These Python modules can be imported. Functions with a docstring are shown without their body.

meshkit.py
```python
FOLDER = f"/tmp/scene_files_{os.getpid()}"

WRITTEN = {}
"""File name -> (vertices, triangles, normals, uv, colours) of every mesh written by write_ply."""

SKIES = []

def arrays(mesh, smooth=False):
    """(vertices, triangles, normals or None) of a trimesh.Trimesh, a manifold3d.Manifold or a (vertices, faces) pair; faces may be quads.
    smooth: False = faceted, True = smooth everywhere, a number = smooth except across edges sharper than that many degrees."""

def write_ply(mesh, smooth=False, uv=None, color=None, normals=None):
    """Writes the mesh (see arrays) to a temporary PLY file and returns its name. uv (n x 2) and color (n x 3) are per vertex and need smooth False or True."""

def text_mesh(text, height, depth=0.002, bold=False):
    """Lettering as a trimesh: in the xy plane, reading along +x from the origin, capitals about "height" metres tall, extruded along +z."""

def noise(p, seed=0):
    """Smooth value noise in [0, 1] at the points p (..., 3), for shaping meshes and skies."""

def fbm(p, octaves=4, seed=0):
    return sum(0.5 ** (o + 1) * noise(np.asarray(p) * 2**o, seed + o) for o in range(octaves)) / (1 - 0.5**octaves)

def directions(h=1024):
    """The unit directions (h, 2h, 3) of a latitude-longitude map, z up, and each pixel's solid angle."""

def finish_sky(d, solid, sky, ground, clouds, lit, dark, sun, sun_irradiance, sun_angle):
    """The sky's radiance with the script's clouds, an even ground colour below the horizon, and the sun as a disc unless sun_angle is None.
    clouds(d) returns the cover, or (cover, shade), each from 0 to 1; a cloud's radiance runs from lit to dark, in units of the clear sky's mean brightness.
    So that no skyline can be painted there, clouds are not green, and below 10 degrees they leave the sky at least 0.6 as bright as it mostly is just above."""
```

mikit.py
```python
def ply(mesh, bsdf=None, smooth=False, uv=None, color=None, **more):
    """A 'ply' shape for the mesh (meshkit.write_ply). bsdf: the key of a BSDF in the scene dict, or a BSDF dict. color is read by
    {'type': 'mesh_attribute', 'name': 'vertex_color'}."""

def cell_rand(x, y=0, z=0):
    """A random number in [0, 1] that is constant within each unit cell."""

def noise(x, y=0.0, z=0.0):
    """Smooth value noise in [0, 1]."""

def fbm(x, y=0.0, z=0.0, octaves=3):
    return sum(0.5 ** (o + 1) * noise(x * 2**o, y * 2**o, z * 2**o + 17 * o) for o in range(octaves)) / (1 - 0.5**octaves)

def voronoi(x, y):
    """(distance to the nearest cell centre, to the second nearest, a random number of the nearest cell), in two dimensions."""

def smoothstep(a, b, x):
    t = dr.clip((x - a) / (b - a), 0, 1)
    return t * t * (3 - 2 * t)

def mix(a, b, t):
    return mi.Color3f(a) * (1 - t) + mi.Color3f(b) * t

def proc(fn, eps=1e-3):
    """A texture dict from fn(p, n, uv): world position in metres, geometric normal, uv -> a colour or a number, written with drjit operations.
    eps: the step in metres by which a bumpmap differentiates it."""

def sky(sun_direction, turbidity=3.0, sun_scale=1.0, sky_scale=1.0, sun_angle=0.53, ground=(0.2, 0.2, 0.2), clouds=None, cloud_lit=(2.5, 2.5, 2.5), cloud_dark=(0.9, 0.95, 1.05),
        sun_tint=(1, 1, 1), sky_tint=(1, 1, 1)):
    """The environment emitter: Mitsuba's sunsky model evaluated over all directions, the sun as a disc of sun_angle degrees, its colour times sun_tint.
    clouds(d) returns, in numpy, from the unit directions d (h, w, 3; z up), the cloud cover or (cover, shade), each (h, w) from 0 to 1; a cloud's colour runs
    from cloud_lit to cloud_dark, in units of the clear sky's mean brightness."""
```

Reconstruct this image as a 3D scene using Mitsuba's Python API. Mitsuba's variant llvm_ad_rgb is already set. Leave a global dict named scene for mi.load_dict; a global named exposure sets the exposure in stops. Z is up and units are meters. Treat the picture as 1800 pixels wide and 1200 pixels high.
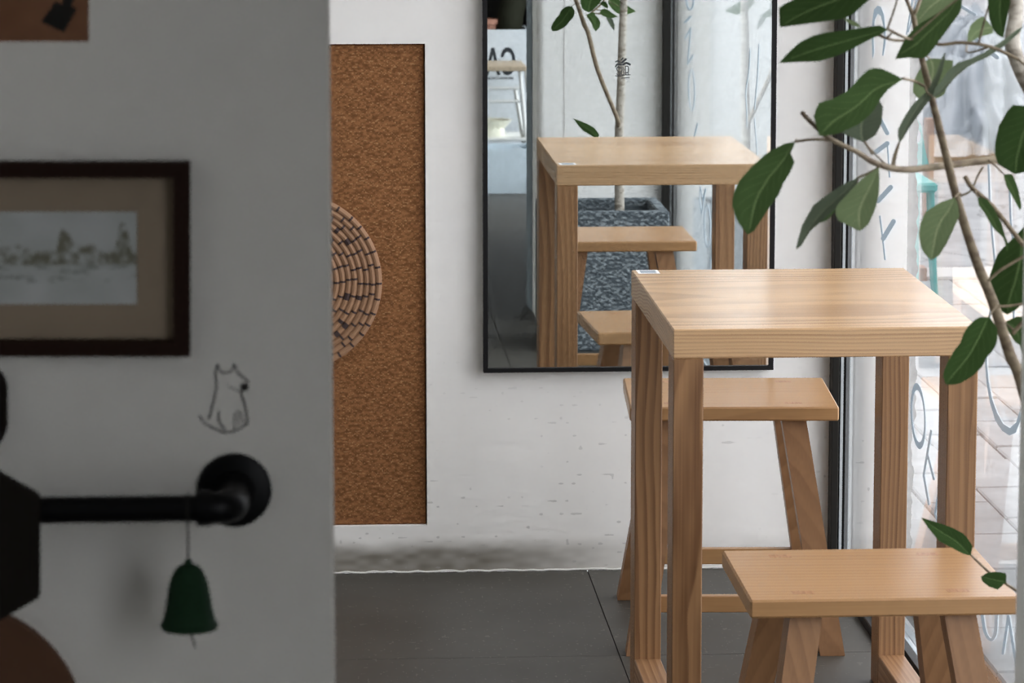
import math, random
import numpy as np, trimesh, shapely
from shapely import affinity
from shapely.geometry import Polygon, LineString, Point, box as sbox
import mitsuba as mi, drjit as dr, mikit, meshkit
from mikit import proc, noise, fbm, voronoi, cell_rand, smoothstep, mix

T = mi.ScalarTransform4f
rng = random.Random(7)
scene, labels = {}, {}

# ---------------------------------------------------------------- camera, sky, exposure
FPX, YAW, PITCH, ROLL, CAMZ = 6200.0, .0608, .154, -.0007, 1.5839
FW = np.array([math.sin(YAW) * math.cos(PITCH), math.cos(YAW) * math.cos(PITCH), -math.sin(PITCH)])
RT = np.cross(FW, [0, 0, 1.]); RT /= np.linalg.norm(RT)
UP = np.cross(RT, FW)
RT, UP = math.cos(ROLL) * RT + math.sin(ROLL) * UP, math.cos(ROLL) * UP - math.sin(ROLL) * RT
CAM = np.array([0, 0, CAMZ])
scene['camera'] = {'type': 'thinlens', 'fov': 2 * math.degrees(math.atan(900 / FPX)), 'fov_axis': 'x', 'near_clip': .05, 'far_clip': 500.,
                   'aperture_radius': .0037, 'focus_distance': 6.6,
                   'to_world': T().look_at(origin=CAM.tolist(), target=(CAM + FW).tolist(), up=UP.tolist())}


def cloud_cover(d):
    n = meshkit.fbm(d * np.array([3., 3., 5.]), 4, 5)
    return np.clip(.78 + .5 * (n - .5), 0, 1), np.clip(.35 + .9 * (n - .5), 0, 1)


scene['sky'] = mikit.sky((-.5, .2, .8), turbidity=4., sun_scale=0., sky_scale=1., sun_angle=None, ground=(.3, .3, .3), clouds=cloud_cover,
                         cloud_lit=(2.0, 1.95, 1.86), cloud_dark=(1.2, 1.18, 1.16))
exposure = 4.65

# ---------------------------------------------------------------- from a place in the picture to a place in the room
MIRROR_N = np.array([.001, 1, -.0024]); MIRROR_N /= np.linalg.norm(MIRROR_N)
MIRROR_P = np.array([.7, 7.085, 1.0])


def ray(u, v):
    return CAM, FW + RT * (u - 900) / FPX - UP * (v - 600) / FPX


def on_mirror(u, v):
    o, d = ray(u, v)
    return o + d * (((MIRROR_P - o) @ MIRROR_N) / (d @ MIRROR_N))


def mray(u, v):
    o, d = ray(u, v)
    return on_mirror(u, v), d - 2 * (d @ MIRROR_N) * MIRROR_N


def hit(r, axis, val):
    return r[0] + r[1] * (val - r[0][axis]) / r[1][axis]


at = lambda u, v, y: hit(ray(u, v), 1, y)
atx = lambda u, v, x: hit(ray(u, v), 0, x)
atz = lambda u, v, z: hit(ray(u, v), 2, z)
mat = lambda u, v, y: hit(mray(u, v), 1, y)
matx = lambda u, v, x: hit(mray(u, v), 0, x)
matz = lambda u, v, z: hit(mray(u, v), 2, z)

# ---------------------------------------------------------------- helpers


def key_of(name):
    if name not in scene and name not in labels and not any(k.startswith(name + '__') for k in scene):
        return name
    k = 1
    while True:
        n = f'{name}_{k:03d}'
        if n not in scene and n not in labels and not any(q.startswith(n + '__') for q in scene):
            return n
        k += 1


def thing(name, label, cat, group=None):
    k = key_of(name)
    labels[k] = {'label': label, 'category': cat}
    if group:
        labels[k]['group'] = group
    return k


def stem_points():
    return np.vstack(STEMS)


def put(name, mesh, bsdf, parent=None, smooth=False, label=None, kind=None, cat=None, group=None, uv=None, color=None, **more):
    k = key_of((parent + '__' if parent else '') + name)
    if name in ('trunk', 'branch', 'twig'):
        STEMS.append(LAST[0])
    scene[k] = mikit.ply(mesh, bsdf, smooth, uv=uv, color=color, **more)
    e = {}
    if label: e['label'] = label
    if kind: e['kind'] = kind
    if cat: e['category'] = cat
    if group: e['group'] = group
    if e: labels[k] = e
    return k


def struct(name, mesh, bsdf, label=None, parent=None, **more):
    return put(name, mesh, bsdf, parent, kind='structure', label=label, **more)


def bx(x0, x1, y0, y1, z0, z1, b=0.0):
    x0, x1 = min(x0, x1), max(x0, x1); y0, y1 = min(y0, y1), max(y0, y1); z0, z1 = min(z0, z1), max(z0, z1)
    if b <= 0:
        m = trimesh.creation.box(extents=(x1 - x0, y1 - y0, z1 - z0))
        m.apply_translation(((x0 + x1) / 2, (y0 + y1) / 2, (z0 + z1) / 2))
        return m
    p = []
    for x, sx in ((x0, 1), (x1, -1)):
        for y, sy in ((y0, 1), (y1, -1)):
            for z, sz in ((z0, 1), (z1, -1)):
                p += [(x + sx * b, y + sy * b, z), (x + sx * b, y, z + sz * b), (x, y + sy * b, z + sz * b)]
    return trimesh.convex.convex_hull(np.array(p))


def hull(pts):
    return trimesh.convex.convex_hull(np.array(pts, float))


def cat(*ms):
    return trimesh.util.concatenate(list(ms))


def spline(pts, n=8):
    p = np.array(pts, float)
    p = np.vstack([2 * p[0] - p[1], p, 2 * p[-1] - p[-2]])
    out = []
    for i in range(1, len(p) - 2):
        for t in np.linspace(0, 1, n, endpoint=False):
            a, b, c, d = p[i - 1:i + 3]
            out.append(.5 * (2 * b + (c - a) * t + (2 * a - 5 * b + 4 * c - d) * t * t + (3 * b - a - 3 * c + d) * t ** 3))
    out.append(p[-2])
    return np.array(out)


STEMS, LAST = [], [None]


def tube(pts, r, sides=10, n=6, rough=0, seed=0):
    p = spline(pts, n) if n else np.array(pts, float)
    LAST[0] = p
    r = np.interp(np.linspace(0, 1, len(p)), np.linspace(0, 1, len(np.atleast_1d(r))), np.atleast_1d(r)) if np.ndim(r) else np.full(len(p), r)
    t = np.gradient(p, axis=0); t /= np.linalg.norm(t, axis=1, keepdims=True)
    a = np.cross(t[0], [0, 0, 1.] if abs(t[0][2]) < .9 else [1., 0, 0]); a /= np.linalg.norm(a)
    v = []
    for i in range(len(p)):
        a = a - t[i] * (a @ t[i]); a /= np.linalg.norm(a)
        b = np.cross(t[i], a)
        ang = np.arange(sides) * 2 * math.pi / sides
        v.append(p[i] + r[i] * (np.cos(ang)[:, None] * a + np.sin(ang)[:, None] * b))
    v = np.vstack(v + [p[:1], p[-1:]])
    f = []
    for i in range(len(p) - 1):
        for j in range(sides):
            k = (j + 1) % sides
            f += [(i * sides + j, i * sides + k, (i + 1) * sides + k), (i * sides + j, (i + 1) * sides + k, (i + 1) * sides + j)]
    c0, c1, l = len(p) * sides, len(p) * sides + 1, (len(p) - 1) * sides
    for j in range(sides):
        k = (j + 1) % sides
        f += [(c0, k, j), (c1, l + j, l + k)]
    m = trimesh.Trimesh(v, f, process=False)
    if rough:
        d = meshkit.fbm(m.vertices * 60, 3, seed) - .5
        m.vertices = m.vertices + m.vertex_normals * (d * rough)[:, None]
    return m


def lathe(profile, at_, sections=40):
    m = trimesh.creation.revolve(np.array(profile, float), sections=sections)
    m.apply_translation(at_)
    return m


def prism(shape, mapper, normal, thick):
    """A flat shape given in picture pixels, set on a plane by mapper and thickened along normal."""
    out = []
    for g in getattr(shape, 'geoms', [shape]):
        if g.is_empty or g.geom_type != 'Polygon':
            continue
        m = trimesh.creation.extrude_polygon(g, 1.0, engine='earcut')
        v = np.array([mapper(a, b) for a, b in m.vertices[:, :2]]) + np.outer(m.vertices[:, 2], np.asarray(normal, float) * thick)
        m = trimesh.Trimesh(v, m.faces, process=False)
        if m.volume < 0:
            m.invert()
        out.append(m)
    return cat(*out)


def stroke(pts, w):
    return LineString(pts).buffer(w / 2, quad_segs=4)


def curve(pts, n=6):
    return [tuple(p) for p in spline(pts, n)]


def ellipse(cx, cy, rx, ry, rot=0):
    return affinity.rotate(affinity.scale(Point(cx, cy).buffer(1, quad_segs=16), rx, ry), rot)


# ---------------------------------------------------------------- materials
def principled(c, rough=.6, spec=.5, metallic=0., **k):
    c = {'type': 'rgb', 'value': list(c)} if not isinstance(c, dict) else c
    return {'type': 'principled', 'base_color': c, 'roughness': rough, 'specular': spec, 'metallic': metallic, **k}


def mat_(name, d, two=True):
    scene[name] = {'type': 'twosided', 'bsdf': d} if two else d
    return name


def plain(name, c, rough=.6, spec=.5, metallic=0., **k):
    return mat_(name, principled(c, rough, spec, metallic, **k))


def bumped(d, fn, scale, eps=1e-3):
    return {'type': 'bumpmap', 'bump': proc(fn, eps), 'scale': scale, 'bsdf': d}


def plaster_relief(p, n, uv):
    return fbm(p.x * 9, p.y * 9, p.z * 38, 3) + .5 * noise(p.x * 60, p.y * 60, p.z * 190)


def back_wall_color(p, n, uv):
    base = mix((.81, .785, .75), (.755, .74, .715), fbm(p.x * 3, p.y, p.z * 7, 3))
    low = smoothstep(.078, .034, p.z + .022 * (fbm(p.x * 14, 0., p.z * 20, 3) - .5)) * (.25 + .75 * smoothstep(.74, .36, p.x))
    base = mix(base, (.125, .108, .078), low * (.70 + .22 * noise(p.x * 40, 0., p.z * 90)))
    scuff = smoothstep(.89, .93, noise(p.x * 75, 3., p.z * 110)) * smoothstep(.55, .1, p.z) * smoothstep(.35, .6, noise(p.x * 7, 8., p.z * 9))
    return mix(base, (.36, .35, .33), scuff * .5)


mat_('mat_back_wall', bumped(principled(proc(back_wall_color), .85, .2), plaster_relief, .0012))
mat_('mat_white_plaster', bumped(principled(proc(lambda p, n, uv: mix((.76, .75, .72), (.70, .69, .67), fbm(p.x * 4, p.y * 4, p.z * 6, 2))), .85, .2), plaster_relief, .0009))
mat_('mat_partition', bumped(principled(proc(lambda p, n, uv: mix((.75, .72, .665), (.69, .67, .63), fbm(p.x * 5, p.y * 4, p.z * 7, 2))), .85, .2), plaster_relief, .0008))
plain('mat_ceiling', (.7, .7, .68), .9, .1)
mat_('mat_tile', principled(proc(lambda p, n, uv: mix((.039, .036, .030), (.062, .058, .050), fbm(p.x * 5, p.y * 4, 0., 4)) * (1 + .5 * smoothstep(.88, .92, noise(p.x * 170, p.y * 110)))), .48, .45))
plain('mat_grout', (.028, .026, .023), .9, .1)
plain('mat_caulk', (.72, .71, .67), .7, .3)


def cork_color(p, n, uv):
    a = fbm(p.x * 170, p.y * 60, p.z * 190, 3)
    c = mix((.15, .060, .023), (.27, .120, .048), smoothstep(.25, .75, a))
    b = noise(p.x * 330, 2., p.z * 330)
    c = mix(c, (.48, .27, .13), smoothstep(.70, .9, b) * .5)
    d = noise(p.x * 260, 9., p.z * 280)
    return mix(c, (.11, .045, .02), smoothstep(.78, .9, d) * .55)


mat_('mat_cork', bumped(principled(proc(cork_color), .85, .2), lambda p, n, uv: noise(p.x * 300, p.y * 300, p.z * 300), .0006))


def wood(axis, light, dark, rings, off, seed, contrast=1., boards=False, wave=.022):
    def fn(p, n, uv):
        q = [p.x, p.y, p.z]
        a = q[axis]; b, c = [q[k] for k in range(3) if k != axis]
        w = fbm(a * 2.2 + seed, b * 7, c * 7, 2)
        r = dr.sqrt(dr.square(b - off[0]) + dr.square(c - off[1])) + wave * w + .0012 * noise(a * 14, b * 60, c * 60)
        t = r / rings
        fr = t - dr.floor(t)
        ring = smoothstep(.1, .82, fr) * (1 - smoothstep(.86, 1., fr))
        fine = noise(a * 9, b * 420, c * 420)
        m = (.72 * ring * (.45 + .55 * cell_rand(t + seed)) + .34 * fine) * contrast
        board = .90 + .2 * cell_rand((q[1] - 5.4) / .117 + 40., seed) if boards else 1.
        return mix(light, dark, m) * (.93 + .14 * noise(a * 1.3 + seed, b * 5, c * 5)) * board
    return fn


TL, TD = (.53, .335, .175), (.29, .155, .068)
SL, SD = (.35, .192, .082), (.245, .120, .046)
mat_('mat_table_x', principled(proc(wood(0, TL, TD, .0058, (5.8, -1.2), 1., .85, True)), .24, .65, clearcoat=.6, clearcoat_gloss=.85))
mat_('mat_table_z', principled(proc(wood(2, (.29, .155, .070), (.125, .055, .021), .0060, (.38, 6.75), 4., 1., False, .034)), .38, .45))
mat_('mat_table_y', principled(proc(wood(1, (.29, .16, .08), (.16, .077, .034), .0085, (.30, .45), 8.)), .38, .45))
mat_('mat_stool_x', principled(proc(wood(0, SL, SD, .016, (5.6, .05), 12., .6)), .30, .6))
mat_('mat_stool_z', principled(proc(wood(2, (.25, .128, .058), (.155, .072, .03), .013, (.2, 4.3), 15., .7)), .42, .4))
mat_('mat_tenon', principled(proc(lambda p, n, uv: mix((.25, .115, .048), (.36, .18, .08), noise(p.x * 400, p.y * 60))), .32, .55))
plain('mat_black_metal', (.004, .004, .0045), .45, .25)
plain('mat_dark_frame', (.010, .009, .007), .5, .2)
plain('mat_grey_metal', (.20, .205, .205), .42, .5)
plain('mat_light_metal', (.42, .45, .46), .40, .5)
plain('mat_blue_grey', (.27, .32, .35), .5, .4)
scene['mat_mirror'] = {'type': 'twosided', 'bsdf': {'type': 'conductor', 'material': 'none', 'specular_reflectance': {'type': 'rgb', 'value': [.86, .905, .91]}}}
scene['mat_glass'] = {'type': 'thindielectric', 'int_ior': 1.33}
scene['mat_vinyl'] = {'type': 'principledthin', 'base_color': {'type': 'rgb', 'value': [.56, .62, .66]}, 'roughness': .5, 'diff_trans': 1.0, 'spec_trans': 0., 'eta': 1.3}
plain('mat_logo', (.02, .025, .03), .5, .4)
plain('mat_ink', (.015, .014, .012), .8, .2)
plain('mat_walnut', (.016, .0048, .0016), .55, .15)
plain('mat_iron', (.0022, .0022, .0025), .38, .14)
plain('mat_matboard', (.29, .228, .165), .9, .1)
plain('mat_paper_white', (.68, .68, .66), .8, .2)


def leaf_color(top, vein):
    def fn(p, n, uv):
        s, t = uv.x, uv.y
        at_ = dr.abs(t)
        mid = smoothstep(.07, .02, at_)
        q = (s - .32 * at_) * 8.
        fr = q - dr.floor(q)
        side = smoothstep(.10, .02, dr.abs(fr - .5)) * smoothstep(1., .5, at_)
        c = mi.Color3f(top) * (.85 + .3 * fbm(p.x * 40, p.y * 40, p.z * 40, 2))
        return mix(c, vein, dr.maximum(mid * .75, side * .22))
    return fn


for nm, top, vein, rough, dt in (('dark', (.036, .068, .021), (.12, .18, .07), .36, .25), ('mid', (.060, .105, .036), (.17, .24, .10), .42, .45),
                                 ('pale', (.15, .20, .10), (.33, .37, .21), .5, .7), ('grey', (.10, .125, .085), (.2, .23, .15), .55, .45)):
    scene['mat_leaf_' + nm] = {'type': 'principledthin', 'base_color': proc(leaf_color(top, vein)), 'roughness': rough, 'diff_trans': dt, 'spec_trans': 0., 'eta': 1.45}
mat_('mat_bark', principled(proc(lambda p, n, uv: mix((.42, .385, .33), (.22, .185, .145), smoothstep(.35, .75, fbm(p.x * 60, p.y * 60, p.z * 160, 3)))), .75, .3))
mat_('mat_stem', principled(proc(lambda p, n, uv: mix((.24, .19, .125), (.12, .085, .055), smoothstep(.35, .8, fbm(p.x * 70, p.y * 70, p.z * 120, 3)))), .65, .3))
mat_('mat_granite', bumped(principled(proc(lambda p, n, uv: mix((.055, .068, .078), (.24, .27, .285), smoothstep(.4, .78, fbm(p.x * 130, p.y * 130, p.z * 170, 3)))), .75, .35),
                           lambda p, n, uv: fbm(p.x * 90, p.y * 90, p.z * 130, 3), .006))
plain('mat_soil', (.035, .026, .02), .95, .1)
PAVE = [(.335, .345, .352), (.30, .312, .32), (.32, .327, .333)]
for i, c in enumerate(PAVE):
    mat_(f'mat_paver_{i}', principled(proc((lambda c: lambda p, n, uv: mi.Color3f(c) * (.85 + .26 * fbm(p.x * 22, p.y * 14, 0., 4)))(c)), .8, .3))
plain('mat_joint', (.05, .05, .048), .95, .1)
mat_('mat_road', bumped(principled(proc(lambda p, n, uv: mix((.23, .23, .235), (.36, .36, .365), fbm(p.x * 6, p.y * 5, 0., 4)) * (1 - .55 * smoothstep(.035, .0, voronoi(p.x * 2.2 + fbm(p.x * 4, p.y * 4), p.y * 1.6)[1] - voronoi(p.x * 2.2 + fbm(p.x * 4, p.y * 4), p.y * 1.6)[0]))), .8, .3),
                        lambda p, n, uv: fbm(p.x * 7, p.y * 6, 0., 4), .02))
plain('mat_kerb', (.46, .46, .455), .8, .3)
mat_('mat_rough_cement', bumped(principled(proc(lambda p, n, uv: mix((.05, .053, .056), (.14, .145, .15), fbm(p.x * 60, p.y * 60, p.z * 40, 4))), .9, .2), lambda p, n, uv: fbm(p.x * 80, p.y * 80, p.z * 60, 3), .006))
plain('mat_outer_white', (.465, .52, .56), .7, .3)
mat_('mat_plastic_sheet', {'type': 'principled', 'base_color': {'type': 'rgb', 'value': [.34, .37, .40]}, 'roughness': .13, 'specular': .9, 'clearcoat': 1.})
plain('mat_teal', (.11, .36, .34), .4, .5)
plain('mat_white_paint', (.66, .70, .73), .45, .5)
plain('mat_white_plastic', (.60, .69, .745), .4, .5)
plain('mat_ladder_metal', (.62, .62, .59), .35, .5)
plain('mat_ladder_wood', (.42, .335, .235), .45, .4)
plain('mat_cream_china', (.72, .71, .58), .3, .5)
plain('mat_terracotta', (.55, .28, .20), .8, .2)
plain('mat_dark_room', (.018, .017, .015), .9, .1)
plain('mat_cactus', (.022, .023, .013), .8, .2)
plain('mat_grey_cloth', (.3, .33, .35), .9, .1)
plain('mat_green_cord', (.006, .027, .010), .75, .2)
plain('mat_dark_brown', (.007, .005, .003), .7, .15)
plain('mat_tan_board', (.10, .048, .026), .7, .2)
plain('mat_straw', (.33, .185, .105), .6, .3)
plain('mat_straw_dark', (.29, .16, .09), .6, .3)
plain('mat_binding', (.055, .036, .034), .8, .2)
plain('mat_steel_wire', (.02, .022, .025), .4, .5)
plain('mat_block_wood', (.36, .25, .2), .8, .2)
plain('mat_sticker_grey', (.27, .30, .33), .6, .3)


def print_color(p, n, uv):
    a = fbm(p.x * 70, 0., p.z * 55, 3)
    return mix((.17, .075, .04), (.23, .11, .06), a)


mat_('mat_brown_print', principled(proc(print_color), .8, .2))
SK_C, SK_X = at(120, 452, 2.948), 1 / 340.


def sketch_color(p, n, uv):
    # a small watercolour: a hazy bank of greenish shapes between pale sky and water
    x, z = (p.x - float(SK_C[0])) * 190, (p.z - float(SK_C[2])) * 190
    ridge = 3.6 * fbm(x * .22 + 3.1, 1.7, 0., 3) - 1.0 + 4.2 * smoothstep(.45, .85, noise(x * .42 + .35, 8.))
    bank = smoothstep(.5, -.4, z - ridge) * smoothstep(-1.6, -.8, z)
    tone = fbm(x * .9, z * .9, 3., 3)
    c = mix((.50, .51, .505), (.40, .42, .40), fbm(x * .2, z * .2, 1., 2))
    c = mix(c, (.11, .10, .045), bank * smoothstep(.2, .7, tone) * .8)
    water = smoothstep(-.8, -1.6, z) * smoothstep(-4.4, -3.6, z)
    return mix(c, (.15, .165, .135), water * smoothstep(.45, .8, fbm(x * .5, z * 1.3, 5., 3)) * .7)


mat_('mat_sketch', principled(proc(sketch_color), .8, .2))

# ---------------------------------------------------------------- the room
GX, WY = 1.119, 7.107            # plane of the shop window, plane of the wall with the mirror
PY0, PY1, PX = 3.07, 3.474, .7265  # the pier beside the window
YR, XL, ZC = -3.0, -2.2, 2.75

cork_l, cork_r = float(at(276, 500, WY)[0]), float(at(749, 500, WY)[0])
cork_b, cork_t = float(at(740, 923, WY)[2]), float(at(740, 77, WY)[2])
w = cat(bx(XL, cork_l, WY, WY + .22, 0, ZC), bx(cork_r, 1.245, WY, WY + .22, 0, ZC), bx(cork_l, cork_r, WY, WY + .22, 0, cork_b),
        bx(cork_l, cork_r, WY, WY + .22, cork_t, ZC), bx(cork_l, cork_r, WY + .05, WY + .22, cork_b, cork_t))
struct('wall_back', w, 'mat_back_wall', 'white plastered wall with the mirror, scuffed and grimy near the floor')
struct('wall_left', bx(XL - .2, XL, YR, WY, 0, ZC), 'mat_white_plaster')
struct('wall_partition', bx(XL, .0276, 2.95, 3.07, 0, ZC, .003), 'mat_partition', 'near white partition wall carrying the picture and the pipe rail')
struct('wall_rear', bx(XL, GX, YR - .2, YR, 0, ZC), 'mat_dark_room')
struct('ceiling', bx(XL - .2, GX + .15, YR - .2, WY + .22, ZC, ZC + .2), 'mat_ceiling')
# pier: a rough strip on its free edge, a thicker coat of plaster over the rest
pier = sbox(PX - .0045, PY0, 1.25, PY1).union(sbox(PX - .0045, PY0, 1.25, PY0 + .15))
corner = sbox(PX - .0045, PY0, PX + .3, PY1).buffer(-.022).buffer(.022, quad_segs=12)
pier = shapely.union_all([corner, sbox(PX + .1, PY0, 1.25, PY1), sbox(PX - .0045, PY0, PX + .2, PY0 + .15)])
pk = struct('wall_pier', trimesh.creation.extrude_polygon(pier, ZC, engine='earcut'), 'mat_white_plaster', 'white plastered pier at the right edge of the photo', smooth=20)
xs = float(mat(992, 120, PY1)[0])
edge = [(xs + .004 * (meshkit.fbm(np.array([0, 0, z * 9.]), 3, 4) - .5), z) for z in np.linspace(0, ZC, 90)]
v = prism(Polygon(edge + [(1.25, ZC), (1.25, 0)]), lambda a, b: np.array([a, PY1 - .004, b]), (0, 1, 0), .0065)
struct('plaster_coat', v, 'mat_white_plaster', parent=pk)
struct('jamb_strip', bx(PX - .013, PX - .0044, PY0, PY0 + .17, 0, ZC, .002), 'mat_blue_grey', parent=pk)
struct('wall_front', cat(bx(GX, GX + .15, YR, -1.0, 0, ZC), bx(GX, GX + .15, 1.2, PY0, 0, ZC), bx(GX, GX + .15, -1.0, 1.2, 2.45, ZC), bx(GX, GX + .15, -1.0, 1.2, 0, .04), bx(GX - .02, GX + .15, PY1, WY, 2.5, 3.6),
                         bx(GX + .15, GX + .3, PY0, WY + .2, 2.75, 3.6)), 'mat_white_plaster')
wr = struct('window_2', bx(GX + .04, GX + .046, -1.0, 1.2, .04, 2.45), 'mat_glass')
struct('window_frame', cat(bx(GX + .01, GX + .08, -1.0, -.95, .04, 2.45), bx(GX + .01, GX + .08, 1.15, 1.2, .04, 2.45), bx(GX + .01, GX + .08, -.95, 1.15, .04, .08), bx(GX + .01, GX + .08, -.95, 1.15, 2.40, 2.45)), 'mat_dark_frame', parent=wr)

# floor: a bed of grout with big dark tiles, one entry each
fl = struct('floor', bx(XL, GX, YR, WY, -.08, -.004), 'mat_grout', 'dark grey tiled floor')
tx, ty, TW, TDp, gap = .588, 6.372, .60, .86, .0009
for i in range(-5, 2):
    for j in range(-11, 2):
        x0, x1 = max(tx + (i) * TW, XL), min(tx + (i + 1) * TW, GX)
        y0, y1 = max(ty + (j - 1) * TDp, YR), min(ty + j * TDp, WY)
        if x1 - x0 < .02 or y1 - y0 < .02:
            continue
        put('tile', bx(x0 + gap, x1 - gap, y0 + gap, y1 - gap, -.012, rng.uniform(-.0004, .0), .0005), 'mat_tile', fl)
# caulk line along the foot of the wall
pts = [(x, WY - .004 - .003 * meshkit.noise(np.array([x * 40, 0, 0])), .001 + .003 * meshkit.noise(np.array([x * 55, 5, 0]))) for x in np.linspace(-.2, 1.07, 140)]
struct('trim_1', tube(pts, .0024, 6, 0), 'mat_caulk', 'thin ragged white line of caulk along the foot of the wall')

# the shop window: pane, profiles along the wall, the floor track, lettering
wn = struct('window_1', bx(GX, GX + .006, PY1, WY, .035, 2.5), 'mat_glass', 'big shop window pane')
xa = lambda u: float(at(u, 500, WY - .012)[0])
xf = lambda u: float(at(u, 500, WY - .042)[0])
struct('frame_post', bx(1.087, xf(1478), WY - .042, WY, 0, 2.5, .0012), 'mat_dark_frame', parent=wn)
bm = [bx(xa(1478), xa(1483), WY - .030, WY, 0, 2.5)]
struct('brush_seal', cat(*bm), 'mat_light_metal', parent=wn)
struct('frame_groove', bx(xa(1483), xa(1488), WY - .02, WY, 0, 2.5), 'mat_black_metal', parent=wn)
struct('frame_bead', bx(xa(1488), xa(1497), WY - .026, WY, 0, 2.5, .001), 'mat_grey_metal', parent=wn)
struct('floor_track', cat(bx(1.078, 1.102, PY1, WY - .068, 0, .018, .002), bx(1.102, GX - .002, PY1, WY - .05, 0, .032)), 'mat_black_metal', parent=wn)
struct('floor_track_bead', cat(bx(GX + .008, GX + .024, PY1, WY - .03, -.012, .034, .002), bx(GX - .0015, GX + .0075, PY1, WY - .03, 0, .032)), 'mat_blue_grey', parent=wn)
xm = lambda u: float(mat(u, 120, PY1 + .03)[0])
struct('frame_post', bx(xm(1165), xm(1178), PY1, PY1 + .05, 0, 2.5, .0012), 'mat_dark_frame', parent=wn)
struct('brush_seal', bx(xm(1178), xm(1182), PY1, PY1 + .04, 0, 2.5), 'mat_light_metal', parent=wn)
struct('frame_groove', bx(xm(1182), xm(1185), PY1, PY1 + .03, 0, 2.5), 'mat_black_metal', parent=wn)
struct('frame_bead', bx(xm(1185), xm(1192), PY1, PY1 + .036, 0, 2.5, .001), 'mat_grey_metal', parent=wn)
# outside: the wall ends carried on past the glass, white, with a broken cement edge
struct('wall_outer', cat(bx(GX + .0075, 1.242, WY + .0005, WY + .9, -.02, 3.6), bx(1.25, 1.262, PY0, PY1 - .01, -.02, 3.6)), 'mat_outer_white', 'white end of the wall outside the glass')
e = []
for k, z in enumerate(np.linspace(-.02, 3.0, 420)):
    e.append((1.264 + .014 * (meshkit.fbm(np.array([0, 0, z * 16.]), 4, 9) - .3) + .006 * (meshkit.noise(np.array([0, 3., z * 60.])) - .5), z))
struct('cement_edge', prism(Polygon(e + [(1.236, 3.0), (1.236, -.02)]), lambda a, b: np.array([a, WY + .012, b]), (0, 1, 0), .3), 'mat_rough_cement', parent='wall_outer')

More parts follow.
